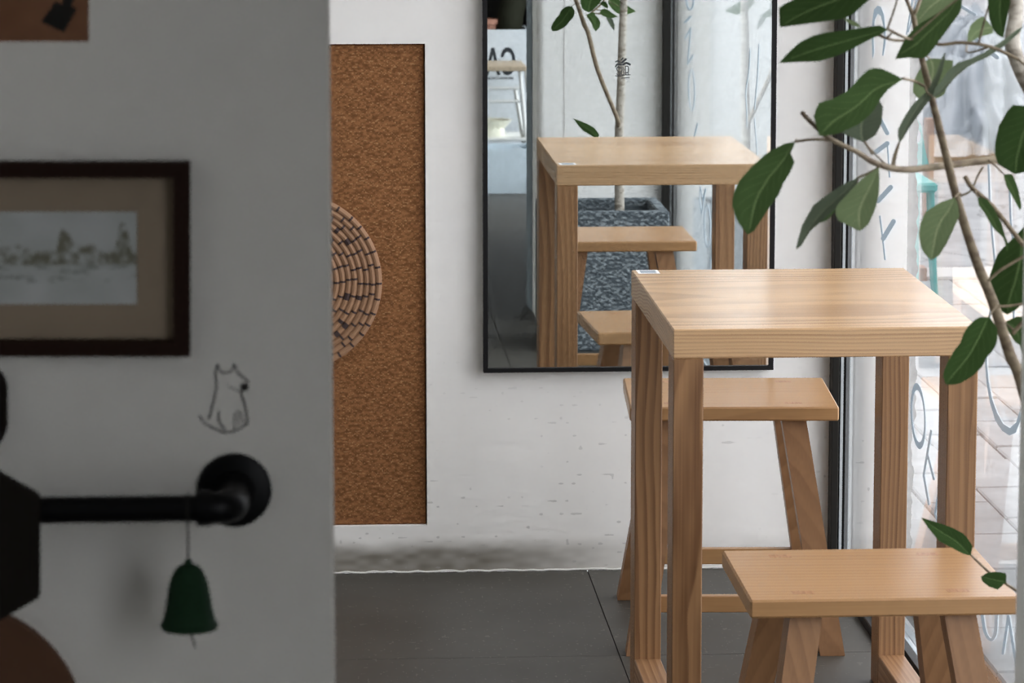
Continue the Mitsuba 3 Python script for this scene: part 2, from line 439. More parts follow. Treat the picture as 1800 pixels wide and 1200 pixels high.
# lettering on the glass: thin vinyl, seen from inside
gl = thing('window_lettering', 'large slim grey-blue lettering running up the inside of the shop window', 'lettering')
dx = lambda u, v: atx(u, v, GX - .0009)
mx = lambda u, v: matx(u, v, GX - .0009)


def letter(shape, m=dx):
    put('letter', prism(shape, m, (-1, 0, 0), .0007), 'mat_vinyl', gl)


letter(Polygon([(1534, 103), (1533, 70), (1534, 35), (1537, 17), (1543, 10), (1549, 12), (1554, 25), (1557, 55), (1557, 76), (1553, 98), (1551, 97), (1554, 70), (1553, 45), (1549, 28), (1543, 24), (1538, 35), (1535.5, 60), (1537, 92)]))
letter(shapely.union_all([stroke([(1548, 211), (1560, 234)], 7)]))
letter(shapely.union_all([stroke([(1539, 268), (1560, 252)], 8), stroke([(1560, 250), (1562, 280), (1564, 311)], 2)]))
letter(shapely.union_all([stroke([(1544, 353), (1566, 329)], 8)]))
letter(shapely.union_all([stroke([(1547, 380), (1552, 420), (1556, 456)], 2.4), stroke([(1553, 419), (1571, 389)], 8)]))
letter(ellipse(1614.2, 731, 12.8, 58, -3).difference(ellipse(1614.4, 731, 10.4, 46, -3)))
letter(shapely.union_all([stroke([(1637, 757), (1624, 835), (1633, 886)], 3.2), stroke([(1631, 800), (1642, 842)], 3.2)]))
letter(stroke([(1650, 868), (1644, 902), (1649, 918)], 3.2))
letter(Polygon([(1749, 500), (1739, 550), (1733, 600), (1732, 636), (1735, 675), (1741, 708), (1750, 738), (1762, 757), (1775, 765), (1786, 760), (1795, 735), (1793, 722), (1787, 742), (1776, 752), (1764, 745), (1753, 725), (1744, 700), (1738, 668), (1735, 636), (1736, 600), (1742, 552), (1752, 503)]))
letter(stroke(curve([(1738, 290), (1741, 370), (1747, 440), (1751, 478)]), 3))
letter(stroke(curve([(1775, 335), (1778, 400), (1787, 450), (1789, 480), (1783, 530), (1782, 562)]), 3))
letter(stroke([(1686, 9), (1714, 26)], 5))
letter(stroke([(1712, 66), (1727, 80)], 6))
letter(stroke([(1740, 91), (1753, 101)], 7))
letter(stroke([(1771, 62), (1769, 90)], 4))
letter(shapely.union_all([stroke([(1604, 0), (1594, 60)], 2), stroke([(1612, -2), (1597, 56)], 2)]))
letter(stroke(curve([(1727, 1080), (1732, 1110), (1742, 1124), (1750, 1112), (1752, 1080)]), 5))
letter(stroke([(1763, 1148), (1773, 1082), (1788, 1176)], 4))
letter(stroke(curve([(1206, -6), (1208, 10), (1213, 17), (1218, 9), (1219, -8)]), 2.6), mx)
letter(stroke([(1203.5, 39), (1214, 29)], 3.6), mx)
letter(shapely.union_all([stroke([(1204, 67), (1214, 50)], 3), stroke([(1214, 50), (1208.5, 112)], 1.8), stroke([(1208.5, 112), (1218, 97)], 3)]), mx)
letter(ellipse(1215.5, 158, 6, 37, -1).difference(ellipse(1215.5, 158, 4.4, 34.5, -1)), mx)
letter(stroke([(1226, 217), (1219, 244)], 2.4), mx)
letter(shapely.union_all([stroke([(1231, 328), (1229.3, 348), (1233, 376), (1238, 346)], 1.3), stroke([(1240, 332), (1236, 352)], 2.6), stroke([(1231, 328), (1235, 350)], 1.3)]), mx)
letter(ellipse(1243, 397, 6, 38, -1).difference(ellipse(1243, 397, 4.6, 35, -1)), mx)
letter(stroke(curve([(1251, 446), (1249, 460), (1249, 476)]), 1.6), mx)

# ---------------------------------------------------------------- outside
pv = struct('pavement', bx(1.262, 12., 2.5, 11.72, -.12, -.012), 'mat_joint', 'pale grey paved footway outside the window')
PW, PL = .148, .345
rest, shown = [], 0
for i in range(0, 24):
    x0 = 1.262 + i * PW
    for j in range(-3, 25):
        y0 = max(3.1 + (j + (.5 if i % 2 else 0)) * PL, 2.5)
        y1 = min(3.1 + (j + (.5 if i % 2 else 0)) * PL + PL, 11.44)
        if y1 - y0 < .03:
            continue
        m = bx(x0 + .0025, x0 + PW - .0025, y0 + .004, y1 - .004, -.05, rng.uniform(-.004, 0), .0035)
        m.vertices[:, 2] += (m.vertices[:, 0] - x0) * rng.uniform(-.02, .02)
        # stones that the shop window shows are entries of their own, the rest of the footway is one part
        if (x0 + PW) / max(y0, .1) > .15 and x0 / y1 < .235 and shown < 300:
            shown += 1
            put('paver', m, f'mat_paver_{rng.randrange(3)}', pv)
        else:
            rest.append(m)
put('paver_field', cat(*rest), 'mat_paver_1', pv, kind='stuff')
struct('pavement_far', bx(1.262 + 24 * PW, 12., 2.5, 11.45, -.10, -.004), 'mat_paver_1', parent=pv)
for i in range(9):
    put('kerb_stone', bx(1.27 + i * .8, 2.062 + i * .8, 11.455, 11.70, -.10, rng.uniform(.0, .006), .008), 'mat_kerb', pv)
gx_, gy_ = np.meshgrid(np.linspace(1.3, 30, 120), np.linspace(11.7, 60, 160))
gz_ = -.03 + .05 * (meshkit.fbm(np.stack([gx_ * 1.5, gy_ * 1.2, gx_ * 0], -1), 4, 3) - .5)
vv = np.stack([gx_, gy_, gz_], -1).reshape(-1, 3)
q = np.arange(160 * 120).reshape(160, 120)
ff = np.stack([q[:-1, :-1], q[:-1, 1:], q[1:, 1:], q[1:, :-1]], -1).reshape(-1, 4)
struct('road', (vv, ff), 'mat_road', 'rough pale street surface beyond the kerb', smooth=True)
struct('ground_outer', bx(1.2, 40, -30, 2.5, -.1, -.012), 'mat_paver_1')

# a heap under a plastic sheet
hc = atz(1705, 255, 0)
n1, n2 = 150, 80
th = np.linspace(0, 2 * math.pi, n1, endpoint=False)
sr = np.linspace(0, 1, n2)
TH, SR = np.meshgrid(th, sr)
rad = .36 * SR ** .8 * (1 + .16 * np.cos(3 * TH + 1) + .10 * (meshkit.noise(np.stack([np.cos(TH) * 2, np.sin(TH) * 2, TH * 0], -1), 2) - .5))
hgt = .58 * (1 - SR ** 2.6) + .10 * SR * (meshkit.fbm(np.stack([np.cos(TH) * 3.2, np.sin(TH) * 3.2, SR * 1.5], -1), 3, 6) - .5) * 2
fold = np.abs(np.sin(TH * 9 + 3 * meshkit.noise(np.stack([TH * 2, SR * 3, SR * 0], -1), 8)))
rad = rad + .06 * SR * (fold - .5)
cr = lambda k, sd: np.abs(meshkit.noise(np.stack([np.cos(TH) * k + SR * 2, np.sin(TH) * k, SR * k * .8], -1), sd) - .5)
hgt = hgt + .20 * (cr(4, 21) - .25) + .12 * (cr(9, 22) - .25)
rad = rad + .10 * SR * (cr(6, 23) - .25) + .05 * SR * (cr(13, 24) - .25)
V = np.stack([hc[0] + rad * np.cos(TH) * 1.15, hc[1] + rad * np.sin(TH) * 1.6, np.maximum(hgt, 0.004)], -1).reshape(-1, 3)
q = np.arange(n1 * n2).reshape(n2, n1)
F4 = np.stack([q[:-1], np.roll(q[:-1], -1, 1), np.roll(q[1:], -1, 1), q[1:]], -1).reshape(-1, 4)
put('plastic_sheet', (V, F4), 'mat_plastic_sheet', smooth=True, cat='plastic sheet', label='crumpled clear plastic sheet thrown over a heap in the street')

# teal plastic chair partly behind the wall edge
ty_ = 10.9
k = thing('plastic_chair', 'light teal plastic chair outside behind the wall edge', 'chair')
back = Polygon([(1608, 216), (1615, 212), (1621, 222), (1627, 262), (1634, 292), (1608, 296)]).difference(ellipse(1615, 240, 6, 12))
put('backrest', prism(back, lambda u, v: at(u, v, ty_), (0, 1, 0), .02), 'mat_teal', k)
put('seat', bx(at(1560, 300, ty_)[0], at(1607, 300, ty_)[0], ty_ - .42, ty_ + .02, at(1600, 296, ty_)[2] - .03, at(1600, 296, ty_)[2], .008), 'mat_teal', k)
sz_ = float(at(1600, 296, ty_)[2]) - .03
for a_, b_ in (((1604, 340), (1613, 396)), ((1580, 340), (1575, 396))):
    for yy in (ty_ - .03, ty_ - .37):
        p0, p1 = at(a_[0] - 5, 312, ty_), at(b_[0], 380, ty_)
        put('leg', tube([(p0[0], yy, sz_), ((p0[0] * .6 + p1[0] * .4), yy, sz_ * .45), (p1[0], yy, 0.0)], [.013, .012, .010], 8, 4), 'mat_teal', k)
# wooden post and a small block
pp = atz(1631, 372, 0)
put('wooden_post', bx(pp[0] - .018, pp[0] + .018, pp[1] - .02, pp[1] + .02, -.02, .36, .003), 'mat_block_wood', cat='post', label='short brown wooden post standing in the street behind the pale leaf')
b0 = atz(1621, 491, 0)
put('wood_block', bx(b0[0] - .022, b0[0] + .014, b0[1] - .02, b0[1] + .05, -.015, .042, .003), 'mat_block_wood', cat='block', label='small wooden block on the pavement beyond the table corner')
# thin black wire stand by the plastic sheet
wy = float(atz(1691, 262, 0)[1])
k = thing('wire_stand', 'small bent black wire stand in the street before the plastic sheet', 'stand')
for pts in ([(1691, 263), (1692, 231)], [(1692, 233), (1699, 222), (1706, 211)], [(1706, 211), (1716, 200), (1722, 205), (1720, 264)]):
    put('wire', tube([at(u, v, wy) for u, v in pts], .0042, 6, 2), 'mat_steel_wire', k)
put('dark_cloth', hull([at(u, v, wy + d) for u, v in ((1709, 196), (1718, 181), (1725, 190), (1724, 204), (1712, 206)) for d in (-.02, .03)]), 'mat_steel_wire', k)

# ---------------------------------------------------------------- cork board and basket
ck = put('cork_board', bx(cork_l + .002, cork_r - .002, WY + .012, WY + .05, cork_b + .001, cork_t - .002, .002), 'mat_cork', cat='cork board', label='tall brown cork board let into the white wall')
bc = at(512.6, 497, WY - .01)
BR = .183
bk = thing('woven_basket', 'round coiled straw basket tray hanging on the cork board', 'basket')
NR = 15
tubr = BR / NR / 2


def ring_mesh(R, r, y, a0=0, a1=2 * math.pi, na=120, nt=8, flat=.8, closed=True):
    A = np.linspace(a0, a1, na, endpoint=not closed)
    B = np.arange(nt) * 2 * math.pi / nt
    AA, BB = np.meshgrid(A, B, indexing='ij')
    rr = R + r * np.cos(BB)
    V = np.stack([bc[0] + rr * np.cos(AA), y + r * flat * np.sin(BB), bc[2] + rr * np.sin(AA)], -1).reshape(-1, 3)
    f = []
    n_ = na if closed else na - 1
    for i in range(n_):
        for j in range(nt):
            i2, j2 = (i + 1) % na, (j + 1) % nt
            f.append((i * nt + j, i * nt + j2, i2 * nt + j2, i2 * nt + j))
    return trimesh.Trimesh(V, np.array([t for a, b, c, d in f for t in ((a, b, c), (a, c, d))]), process=False)


for i in range(NR):
    R = BR * (i + .5) / NR
    y = WY + .012 - .007 - .012 * (i / NR) ** 2
    # each coil is a bundle of five straws
    straws = cat(*[ring_mesh(R + o * tubr, tubr * .42, y - dy_ * tubr, na=100, nt=6) for o, dy_ in ((-.66, .1), (-.33, .5), (0, .65), (.33, .5), (.66, .1))])
    ck_ = put('coil', straws, 'mat_straw' if i % 3 else 'mat_straw_dark', bk, smooth=True)
    n = max(5, int(2 * math.pi * R / .030))
    wraps = []
    for q_ in range(n):
        a = 2 * math.pi * (q_ + rng.uniform(-.22, .22)) / n
        wide = .0019
        sector = math.sin(a * 2.5 + i * .55)
        if 3 < i < 12 and sector > .5 and rng.random() < .75:
            wide = rng.uniform(.0035, .0075)
        wraps.append(ring_mesh(R, tubr * 1.03, y - .0004, a - wide / R, a + wide / R, na=5, nt=8, flat=1.15, closed=False))
    put('binding', cat(*wraps), 'mat_binding', ck_, kind='stuff')

# ---------------------------------------------------------------- mirror
mk = thing('wall_mirror', 'tall mirror in a thin black frame hanging on the white wall', 'mirror')
mb = float(at(1100, 655, 7.06)[2])
mL, mR, mT = .373, .9665, 1.80


def mirror_point(x, z, d=0.):
    y = MIRROR_P[1] - ((x - MIRROR_P[0]) * MIRROR_N[0] + (z - MIRROR_P[2]) * MIRROR_N[2]) / MIRROR_N[1]
    return np.array([x, y + d, z])


def mirror_bar(x0, x1, z0, z1, d0, d1):
    return hull([mirror_point(x, z, d) for x in (x0, x1) for z in (z0, z1) for d in (d0, d1)])


fw = .0088
for a in ((mL, mL + fw, mb, mT), (mR - fw, mR, mb, mT), (mL, mR, mb, mb + fw), (mL, mR, mT - fw, mT)):
    put('frame_bar', mirror_bar(*a, -.007, .0185), 'mat_black_metal', mk)
put('backing', mirror_bar(mL + .003, mR - .003, mb + .003, mT - .003, .006, .018), 'mat_black_metal', mk)
put('glass', mirror_bar(mL + .004, mR - .004, mb + .004, mT - .004, 0., .004), 'mat_mirror', mk)

lg = thing('mirror_logo', 'small black palm tree logo sticker on the mirror glass', 'sticker')
ls = lambda pts: [(1060 + x * .0583, 80 + y * .0583) for x, y in pts]
om = lambda u, v: on_mirror(u, v) - MIRROR_N * .0004


def logo(part, pieces):
    put(part, prism(shapely.union_all([stroke(curve(ls(p), 4) if len(p) > 2 else ls(p), w_ * .076) for p, w_ in pieces]), om, -MIRROR_N, .0003), 'mat_logo', lg)


logo('palm', [([(380, 490), (440, 465), (520, 500)], 28), ([(380, 635), (430, 565), (555, 575)], 38), ([(555, 435), (600, 375)], 32), ([(575, 515), (685, 410)], 46), ([(610, 575), (700, 525), (810, 570)], 46)])
logo('letter', [([(515, 690), (490, 645), (440, 640), (415, 690), (425, 750), (480, 790), (515, 830), (500, 875), (450, 885), (415, 850)], 20)])
logo('letter', [([(555, 640), (560, 690), (575, 730), (555, 790), (550, 840), (570, 875), (610, 875), (640, 840), (620, 780), (630, 720), (605, 680), (605, 640)], 18)])
logo('letter', [([(680, 860), (672, 740), (670, 625)], 20), ([(670, 625), (730, 620), (765, 660), (770, 760), (745, 810), (685, 815)], 20), ([(740, 815), (770, 855)], 20)])
logo('underline', [([(375, 915), (560, 915), (680, 882), (820, 885)], 18)])
logo('small_print', [([(x, 985 - (x - 420) * .05), (x + 26, 984 - (x - 420) * .05)], 20) for x in range(560, 800, 42)])

# ---------------------------------------------------------------- table
TX0, TX1, TY0, TY1, TH_ = .5874, 1.0748, 5.4685, 6.1702, .75
tt = .047
tb = thing('side_table', 'square pale wooden table on thick legs beside the shop window', 'table')
put('tabletop', bx(TX0, TX1, TY0, TY1, TH_ - tt, TH_, .0018), 'mat_table_x', tb)
lw, ld = .048, .075
for x in (TX0 + .0008, TX1 - lw - .0008):
    for y in (TY0 + .0008, TY1 - ld - .0008):
        put('leg', bx(x, x + lw, y, y + ld, 0, TH_ - tt - .0002, .0015), 'mat_table_z', tb)
    put('base_rail', bx(x + .0005, x + lw - .0005, TY0 + ld + .0006, TY1 - ld - .0006, 0, .062, .0015), 'mat_table_y', tb)
sk = thing('table_sticker', 'small white and grey sticker on the far left corner of the tabletop', 'sticker')
put('backing', hull([(TX0 + a, TY1 + b, TH_ + c) for a in (.008, .046) for b in (-.050, -.003) for c in (.0002, .0007)]), 'mat_paper_white', sk)
put('grey_area', hull([(TX0 + a, TY1 + b, TH_ + c) for a in (.013, .041) for b in (-.044, -.009) for c in (.0007, .0009)]), 'mat_sticker_grey', sk)


# ---------------------------------------------------------------- stools
def stool(label, cx, cy, rot, hw=.1935):
    k = thing('wooden_stool', label, 'stool', 'wooden stools at the table')
    c_, s_ = math.cos(rot), math.sin(rot)
    hd, zs, th_ = .168, .454, .0265

    def place(m):
        m.vertices = np.stack([cx + m.vertices[:, 0] * c_ - m.vertices[:, 1] * s_, cy + m.vertices[:, 0] * s_ + m.vertices[:, 1] * c_, m.vertices[:, 2]], 1)
        return m
    put('seat', place(bx(-hw, hw, -hd, hd, zs - th_, zs, .003)), 'mat_stool_x', k)
    for sx in (-1, 1):
        for sy in (-1, 1):
            a, b = sx * (hw - .082), sy * .122
            put('tenon', place(bx(a - .016, a + .016, b - .010, b + .010, zs - .002, zs + .0002)), 'mat_tenon', k)
    top, lwx, lwy = zs - th_ - .0002, .046, .052
    for sx in (-1, 1):
        for sy in (-1, 1):
            def cs(xo, yo, z):      # outer corner of the leg at height z
                return [(sx * a, sy * b, z) for a in (xo - lwx, xo) for b in (yo - lwy, yo)]
            put('leg', place(hull(cs(hw - .060, .150, top) + cs(hw + .008, .257, 0.0))), 'mat_stool_z', k)
    f = .09 / top
    yo = .257 + (.150 - .257) * f - .026
    xi = hw + .008 - .068 * f - lwx
    for sy in (-1, 1):
        put('stretcher', place(bx(-xi - .012, xi + .012, sy * yo - .010, sy * yo + .010, .074, .105, .0015)), 'mat_stool_x', k)
    return k


stool('wooden stool in front of the table, its seat nearest the camera', .8272, 5.0225, 0.)
stool('wooden stool between the table and the mirror wall', .817, 6.6095, -.055, .1955)

# ---------------------------------------------------------------- planter and tree
YPL = float(matz(1030, 617, 0)[1])
zt = float(mat(1183, 371, YPL)[2])
pl = thing('stone_planter', 'rough dark grey stone planter box holding the tree, seen in the mirror', 'planter')
x0, x1, y0, y1 = .70, 1.064, YPL - .375, YPL
wl = .032
shell = cat(bx(x0, x1, y1 - wl, y1, 0, zt, .004), bx(x0, x1, y0, y0 + wl, 0, zt, .004), bx(x0, x0 + wl, y0 + wl, y1 - wl, 0, zt, .004), bx(x1 - wl, x1, y0 + wl, y1 - wl, 0, zt, .004),
            bx(x0 + wl, x1 - wl, y0 + wl, y1 - wl, .0, .05))
put('body', shell, 'mat_granite', pl)
gs = np.linspace(0, 1, 24)
sxg, syg = np.meshgrid(x0 + wl + (x1 - x0 - 2 * wl) * gs, y0 + wl + (y1 - y0 - 2 * wl) * gs)
szg = zt - .085 + .016 * meshkit.fbm(np.stack([sxg * 30, syg * 30, sxg * 0], -1), 3, 2)
qq = np.arange(24 * 24).reshape(24, 24)
put('soil', (np.stack([sxg, syg, szg], -1).reshape(-1, 3), np.stack([qq[:-1, :-1], qq[:-1, 1:], qq[1:, 1:], qq[1:, :-1]], -1).reshape(-1, 4)), 'mat_soil', pl, smooth=True)

tr = thing('fig_tree', 'tall fig tree with broad leathery leaves growing from the stone planter', 'tree')
YT = 4.0
tp = [mat(1089, 400, YT - .09), mat(1089, 371, YT - .09), mat(1088.5, 240, YT - .085), mat(1091.5, 160, YT - .08), mat(1094, 60, YT - .07), mat(1096, 0, YT - .06)]
tp[0][2] = zt - .12
p = at(1789, 110, 4.22)
tp += [p * .45 + tp[-1] * .55 + np.array([.012, -.01, .0]), p, at(1786, 20, 4.28), at(1784, -60, 4.31)]
put('trunk', tube(tp, [.0150, .0145, .0135, .0125, .0115, .0105, .0100, .0095, .009, .009], 14, 8, .0016, 1), 'mat_bark', tr, smooth=True)
knots = [mat(1098, 68, YT - .083), mat(1094, 207, YT - .085)]
yS = 4.0
px = lambda r, y=4.0: r * y / FPX
S1 = [mat(1087, 222, YT - .08), mat(1084, 206, YT - .05), at(1840, 830, yS - .02), at(1793, 665, yS), at(1775, 622, yS), at(1745, 530, yS), at(1715, 455, yS), at(1683, 352, yS), at(1655, 240, yS), at(1638, 172, yS), at(1622, 110, yS), at(1610, 55, yS), at(1605, 27, yS), at(1596, 6, yS), at(1588, -20, yS)]
put('branch', tube(S1, [px(10), px(10), px(10.5), px(10.5), px(10.5), px(9.5), px(9), px(8), px(7), px(6.5), px(6), px(5), px(4.5), px(3.5), px(3)], 10, 6, .0012, 2), 'mat_stem', tr, smooth=True)
put('branch', tube([at(1605, 27, yS), at(1612, 14, yS), at(1622, -12, yS + .02)], [px(4), px(3.5), px(3)], 8, 5), 'mat_stem', tr, smooth=True)
S2 = [at(1410, 198, 3.86), at(1428, 217, 3.87), at(1458, 243, 3.88), at(1506, 267, 3.9), at(1542, 288, 3.93), at(1590, 298, 3.96), at(1659, 291, 4.02), at(1749, 279, 4.06), at(1800, 272, 4.1), at(1860, 262, 4.15)]
put('branch', tube(S2, [px(4), px(4), px(4), px(4.5), px(5.5), px(6), px(6.5), px(7), px(7), px(7)], 10, 6, .001, 3), 'mat_stem', tr, smooth=True)
for pts, r in (([(1612, 62), (1650, 78), (1690, 75), (1740, 82), (1790, 104)], 3.2), ([(1560, 51), (1590, 66), (1612, 70)], 2.5), ([(1587, 138), (1606, 142), (1626, 152)], 2.5), ([(1545, 62), (1568, 70), (1600, 72)], 2.5),
               ([(1696, 310), (1710, 331), (1746, 364), (1800, 432)], 4.5), ([(1690, 344), (1701, 339), (1710, 332)], 2), ([(1728, 293), (1718, 310), (1712, 326)], 2),
               ([(1737, 494), (1752, 480), (1768, 469), (1800, 450)], 2.6), ([(1752, 538), (1770, 538), (1800, 534)], 2.4), ([(1398, 249), (1428, 245), (1460, 246)], 2.4),
               ([(1519, 248), (1527, 260), (1534, 272)], 2.2), ([(1581, 250), (1573, 270), (1568, 290)], 2.2), ([(1545, 293), (1548, 290), (1552, 293)], 2.2), ([(1508, 312), (1525, 305), (1545, 294)], 2.2)):
    put('twig', tube([at(u, v, 3.98 if u > 1590 else 3.92) for u, v in pts], px(r), 7, 5), 'mat_stem', tr, smooth=True)
put('twig', tube([at(1704, 972, 4.30), at(1720, 988, 4.31), at(1745, 1010, 4.31), at(1793, 1042, 4.29), at(1850, 1080, 4.22), mat(1089, 262, YT - .085)], [px(2), px(2.4), px(2.6), px(2.8), px(3.2), px(3.6)], 7, 6), 'mat_stem', tr, smooth=True)
for pts, r in (([(1032, 31), (1040, 22), (1056, 8), (1066, -6)], 1.6), ([(1040, 22), (1048, 23.5), (1055, 25)], 1.1), ([(1047, 17), (1056, 18)], .8)):
    put('twig', tube([mat(u, v, YT + .02) for u, v in pts], r * 10.1 / FPX, 7, 4), 'mat_stem', tr, smooth=True)


def leaf(kind, base, tip, outline, y, dy=.03, cup=.35, mapper=at, sag=.0, rows=18, cols=8, twist=0.):
    """A curved blade: outline, base and tip as in the picture, at depth y, running dy deeper to the tip, the two halves folded by cup."""
    P_ = Polygon(outline).buffer(0)
    b, t = np.array(base, float), np.array(tip, float)
    ax = t - b; L = np.linalg.norm(ax); ax /= L; nr = np.array([-ax[1], ax[0]])
    S = np.linspace(.0, 1., rows)
    V, UV = [], []
    scale = abs(np.linalg.norm(mapper(b[0] + 1, b[1], y) - mapper(b[0], b[1], y)))
    mids = []
    for s in S:
        c = b + ax * L * s
        seg = LineString([c - nr * L, c + nr * L]).intersection(P_)
        if seg.is_empty or seg.length < 1e-6:
            mids.append(None); continue
        w_ = np.array([[(np.array(q_) - c) @ nr for q_ in g.coords] for g in getattr(seg, 'geoms', [seg]) if g.geom_type == 'LineString']).ravel()
        mids.append((w_.min(), w_.max()))
    for i, s in enumerate(S):
        lo, hi = mids[i] if mids[i] else (0., 0.)
        if i == 0: lo, hi = lo * .3, hi * .3
        if i == rows - 1: lo, hi = lo * .2, hi * .2
        m_ = .5 * (lo + hi) * .75 * math.sin(math.pi * min(max(s, 0), 1)) if mids[i] else 0.
        m_ = min(max(m_, lo), hi)
        for tt_ in np.linspace(-1, 1, 2 * cols // 2 + 1):
            o = m_ + (tt_ * (hi - m_) if tt_ > 0 else -tt_ * (lo - m_))
            q_ = b + ax * L * s + nr * o
            depth = y + dy * s + sag * math.sin(math.pi * s) - cup * abs(o - m_) * scale * (1 - .35 * abs(tt_)) + twist * (o - m_) * scale
            V.append(mapper(q_[0], q_[1], depth)); UV.append((s, tt_))
    nc = cols + 1
    q_ = np.arange(rows * nc).reshape(rows, nc)
    f = np.stack([q_[:-1, :-1], q_[:-1, 1:], q_[1:, 1:], q_[1:, :-1]], -1).reshape(-1, 4)
    f = np.vstack([f[:, [0, 1, 2]], f[:, [0, 2, 3]]])
    put('leaf', trimesh.Trimesh(np.array(V), f, process=False), 'mat_leaf_' + kind, tr, smooth=True, uv=np.array(UV))
    base3, pts3 = np.array(V[cols // 2]), stem_points()
    near = pts3[np.argmin(np.linalg.norm(pts3 - base3, axis=1))]
    if np.linalg.norm(near - base3) > .004:
        toward = np.array(V[cols // 2 + nc]) - base3
        toward /= np.linalg.norm(toward) + 1e-9
        g = np.linalg.norm(near - base3)
        put('petiole', tube([near, .5 * (near + base3) - toward * g * .15, base3], [px(2.2), px(1.6), px(1.4)], 6, 5), 'mat_stem', tr, smooth=True)


leaf('pale', (1690, -25), (1606, 42), [(1606, 44), (1609, 22), (1620, -2), (1650, -30), (1690, -40), (1700, -10), (1670, 12), (1640, 28), (1615, 44)], 4.12, .0)
leaf('pale', (1700, 76), (1744, 48), [(1700, 76), (1701, 60), (1706, 44), (1718, 33), (1735, 25), (1750, 30), (1752, 50), (1744, 59), (1722, 65), (1706, 74)], 4.10, .02)
leaf('pale', (1634, 103), (1636, 176), [(1633, 100), (1650, 87), (1671, 90), (1676, 108), (1669, 140), (1660, 166), (1640, 178), (1615, 176), (1604, 161), (1606, 143), (1618, 118)], 4.10, -.02)
leaf('grey', (1519, 250), (1545, 176), [(1460, 225), (1467, 238), (1488, 249), (1518, 251), (1539, 238), (1550, 216), (1552, 188), (1545, 172), (1520, 165), (1480, 190)], 4.0, .03)
leaf('mid', (1765, 307), (1792, 370), [(1763, 306), (1770, 300), (1781, 308), (1790, 332), (1796, 362), (1794, 372), (1782, 350), (1769, 327)], 4.02, .02)
leaf('grey', (1796, 440), (1790, 478), [(1768, 446), (1780, 440), (1796, 446), (1806, 462), (1800, 480), (1782, 477), (1770, 464)], 4.08, .02)
leaf('mid', (1767, 566), (1795, 608), [(1765, 566), (1775, 557), (1788, 556), (1800, 556), (1806, 590), (1798, 610), (1784, 601), (1773, 584)], 4.05, .01)
leaf('dark', (1762, -40), (1764, 67), [(1735, -40), (1736, 0), (1738, 30), (1745, 52), (1757, 66), (1764, 66), (1769, 40), (1776, 5), (1780, -40)], 3.90, .02)
leaf('dark', (1822, 190), (1785, 306), [(1795, 168), (1770, 196), (1755, 222), (1749, 250), (1748, 270), (1755, 290), (1768, 302), (1782, 306), (1800, 303), (1830, 270), (1842, 220), (1825, 175)], 3.92, .02)
leaf('grey', (1640, 170), (1798, 46), [(1640, 176), (1638, 160), (1652, 146), (1668, 122), (1686, 108), (1702, 105), (1730, 92), (1760, 73), (1798, 44), (1800, 50), (1764, 82), (1735, 101), (1706, 114), (1680, 135), (1655, 165)], 3.97, .07, .9)
leaf('grey', (1581, 252), (1662, 92), [(1578, 246), (1578, 228), (1589, 206), (1606, 181), (1630, 160), (1645, 130), (1660, 90), (1664, 92), (1655, 130), (1640, 168), (1620, 195), (1600, 222), (1586, 246)], 3.95, .05, .6)
leaf('mid', (1690, -6), (1573, 104), [(1573, 104), (1578, 93), (1590, 69), (1611, 45), (1641, 27), (1665, 15), (1682, -4), (1694, -8), (1688, 22), (1664, 54), (1642, 84), (1630, 99), (1620, 104), (1599, 101)], 3.93, .03)
leaf('dark', (1562, -45), (1372, 48), [(1372, 48), (1363, 34), (1362, 24), (1372, 10), (1394, 0), (1440, -25), (1500, -50), (1560, -52), (1558, -20), (1527, 0), (1500, 25), (1480, 34), (1440, 39)], 3.86, -.02)
leaf('dark', (1561, 52), (1369, 111), [(1369, 111), (1382, 96), (1404, 75), (1428, 63), (1452, 57), (1500, 51), (1545, 44), (1560, 49), (1556, 57), (1524, 72), (1500, 85), (1482, 94), (1460, 102), (1440, 108), (1405, 109)], 3.88, -.04)
leaf('mid', (1587, 139), (1440, 238), [(1587, 139), (1572, 130), (1548, 120), (1530, 119), (1514, 133), (1491, 159), (1464, 174), (1440, 180), (1430, 201), (1432, 222), (1440, 241), (1476, 234), (1512, 217), (1533, 198), (1548, 174), (1560, 158)], 3.90, -.04)
leaf('mid', (1398, 249), (1314, 412), [(1398, 249), (1386, 249), (1374, 255), (1350, 267), (1320, 294), (1299, 318), (1288, 342), (1287, 363), (1293, 382), (1305, 405), (1314, 413), (1325, 407), (1335, 391), (1347, 373), (1359, 355), (1371, 340), (1374, 327), (1389, 303), (1398, 282), (1387, 274), (1394, 261)], 3.90, -.05)
leaf('grey', (1508, 312), (1399, 438), [(1508, 312), (1485, 322), (1460, 338), (1430, 360), (1410, 395), (1398, 438), (1406, 436), (1425, 405), (1455, 380), (1485, 350), (1505, 325)], 3.92, -.04, .7)
leaf('mid', (1470, 362), (1434, 391), [(1470, 362), (1455, 370), (1440, 382), (1432, 391), (1445, 391), (1455, 386), (1466, 374)], 3.99, .0)
leaf('pale', (1545, 294), (1512, 406), [(1545, 294), (1546, 315), (1545, 340), (1539, 367), (1527, 394), (1513, 406), (1491, 403), (1476, 391), (1468, 376), (1470, 362), (1490, 340), (1517, 312)], 3.91, -.04)
leaf('pale', (1678, 347), (1636, 457), [(1678, 347), (1653, 355), (1626, 373), (1617, 394), (1615, 412), (1618, 433), (1626, 448), (1636, 458), (1650, 450), (1665, 427), (1680, 394), (1687, 379), (1684, 358)], 3.95, -.03)
leaf('mid', (1718, 346), (1771, 443), [(1718, 346), (1721, 355), (1724, 347), (1736, 351), (1744, 362), (1760, 390), (1768, 418), (1773, 430), (1771, 444), (1764, 418), (1745, 400), (1730, 374), (1720, 360)], 3.96, .02)
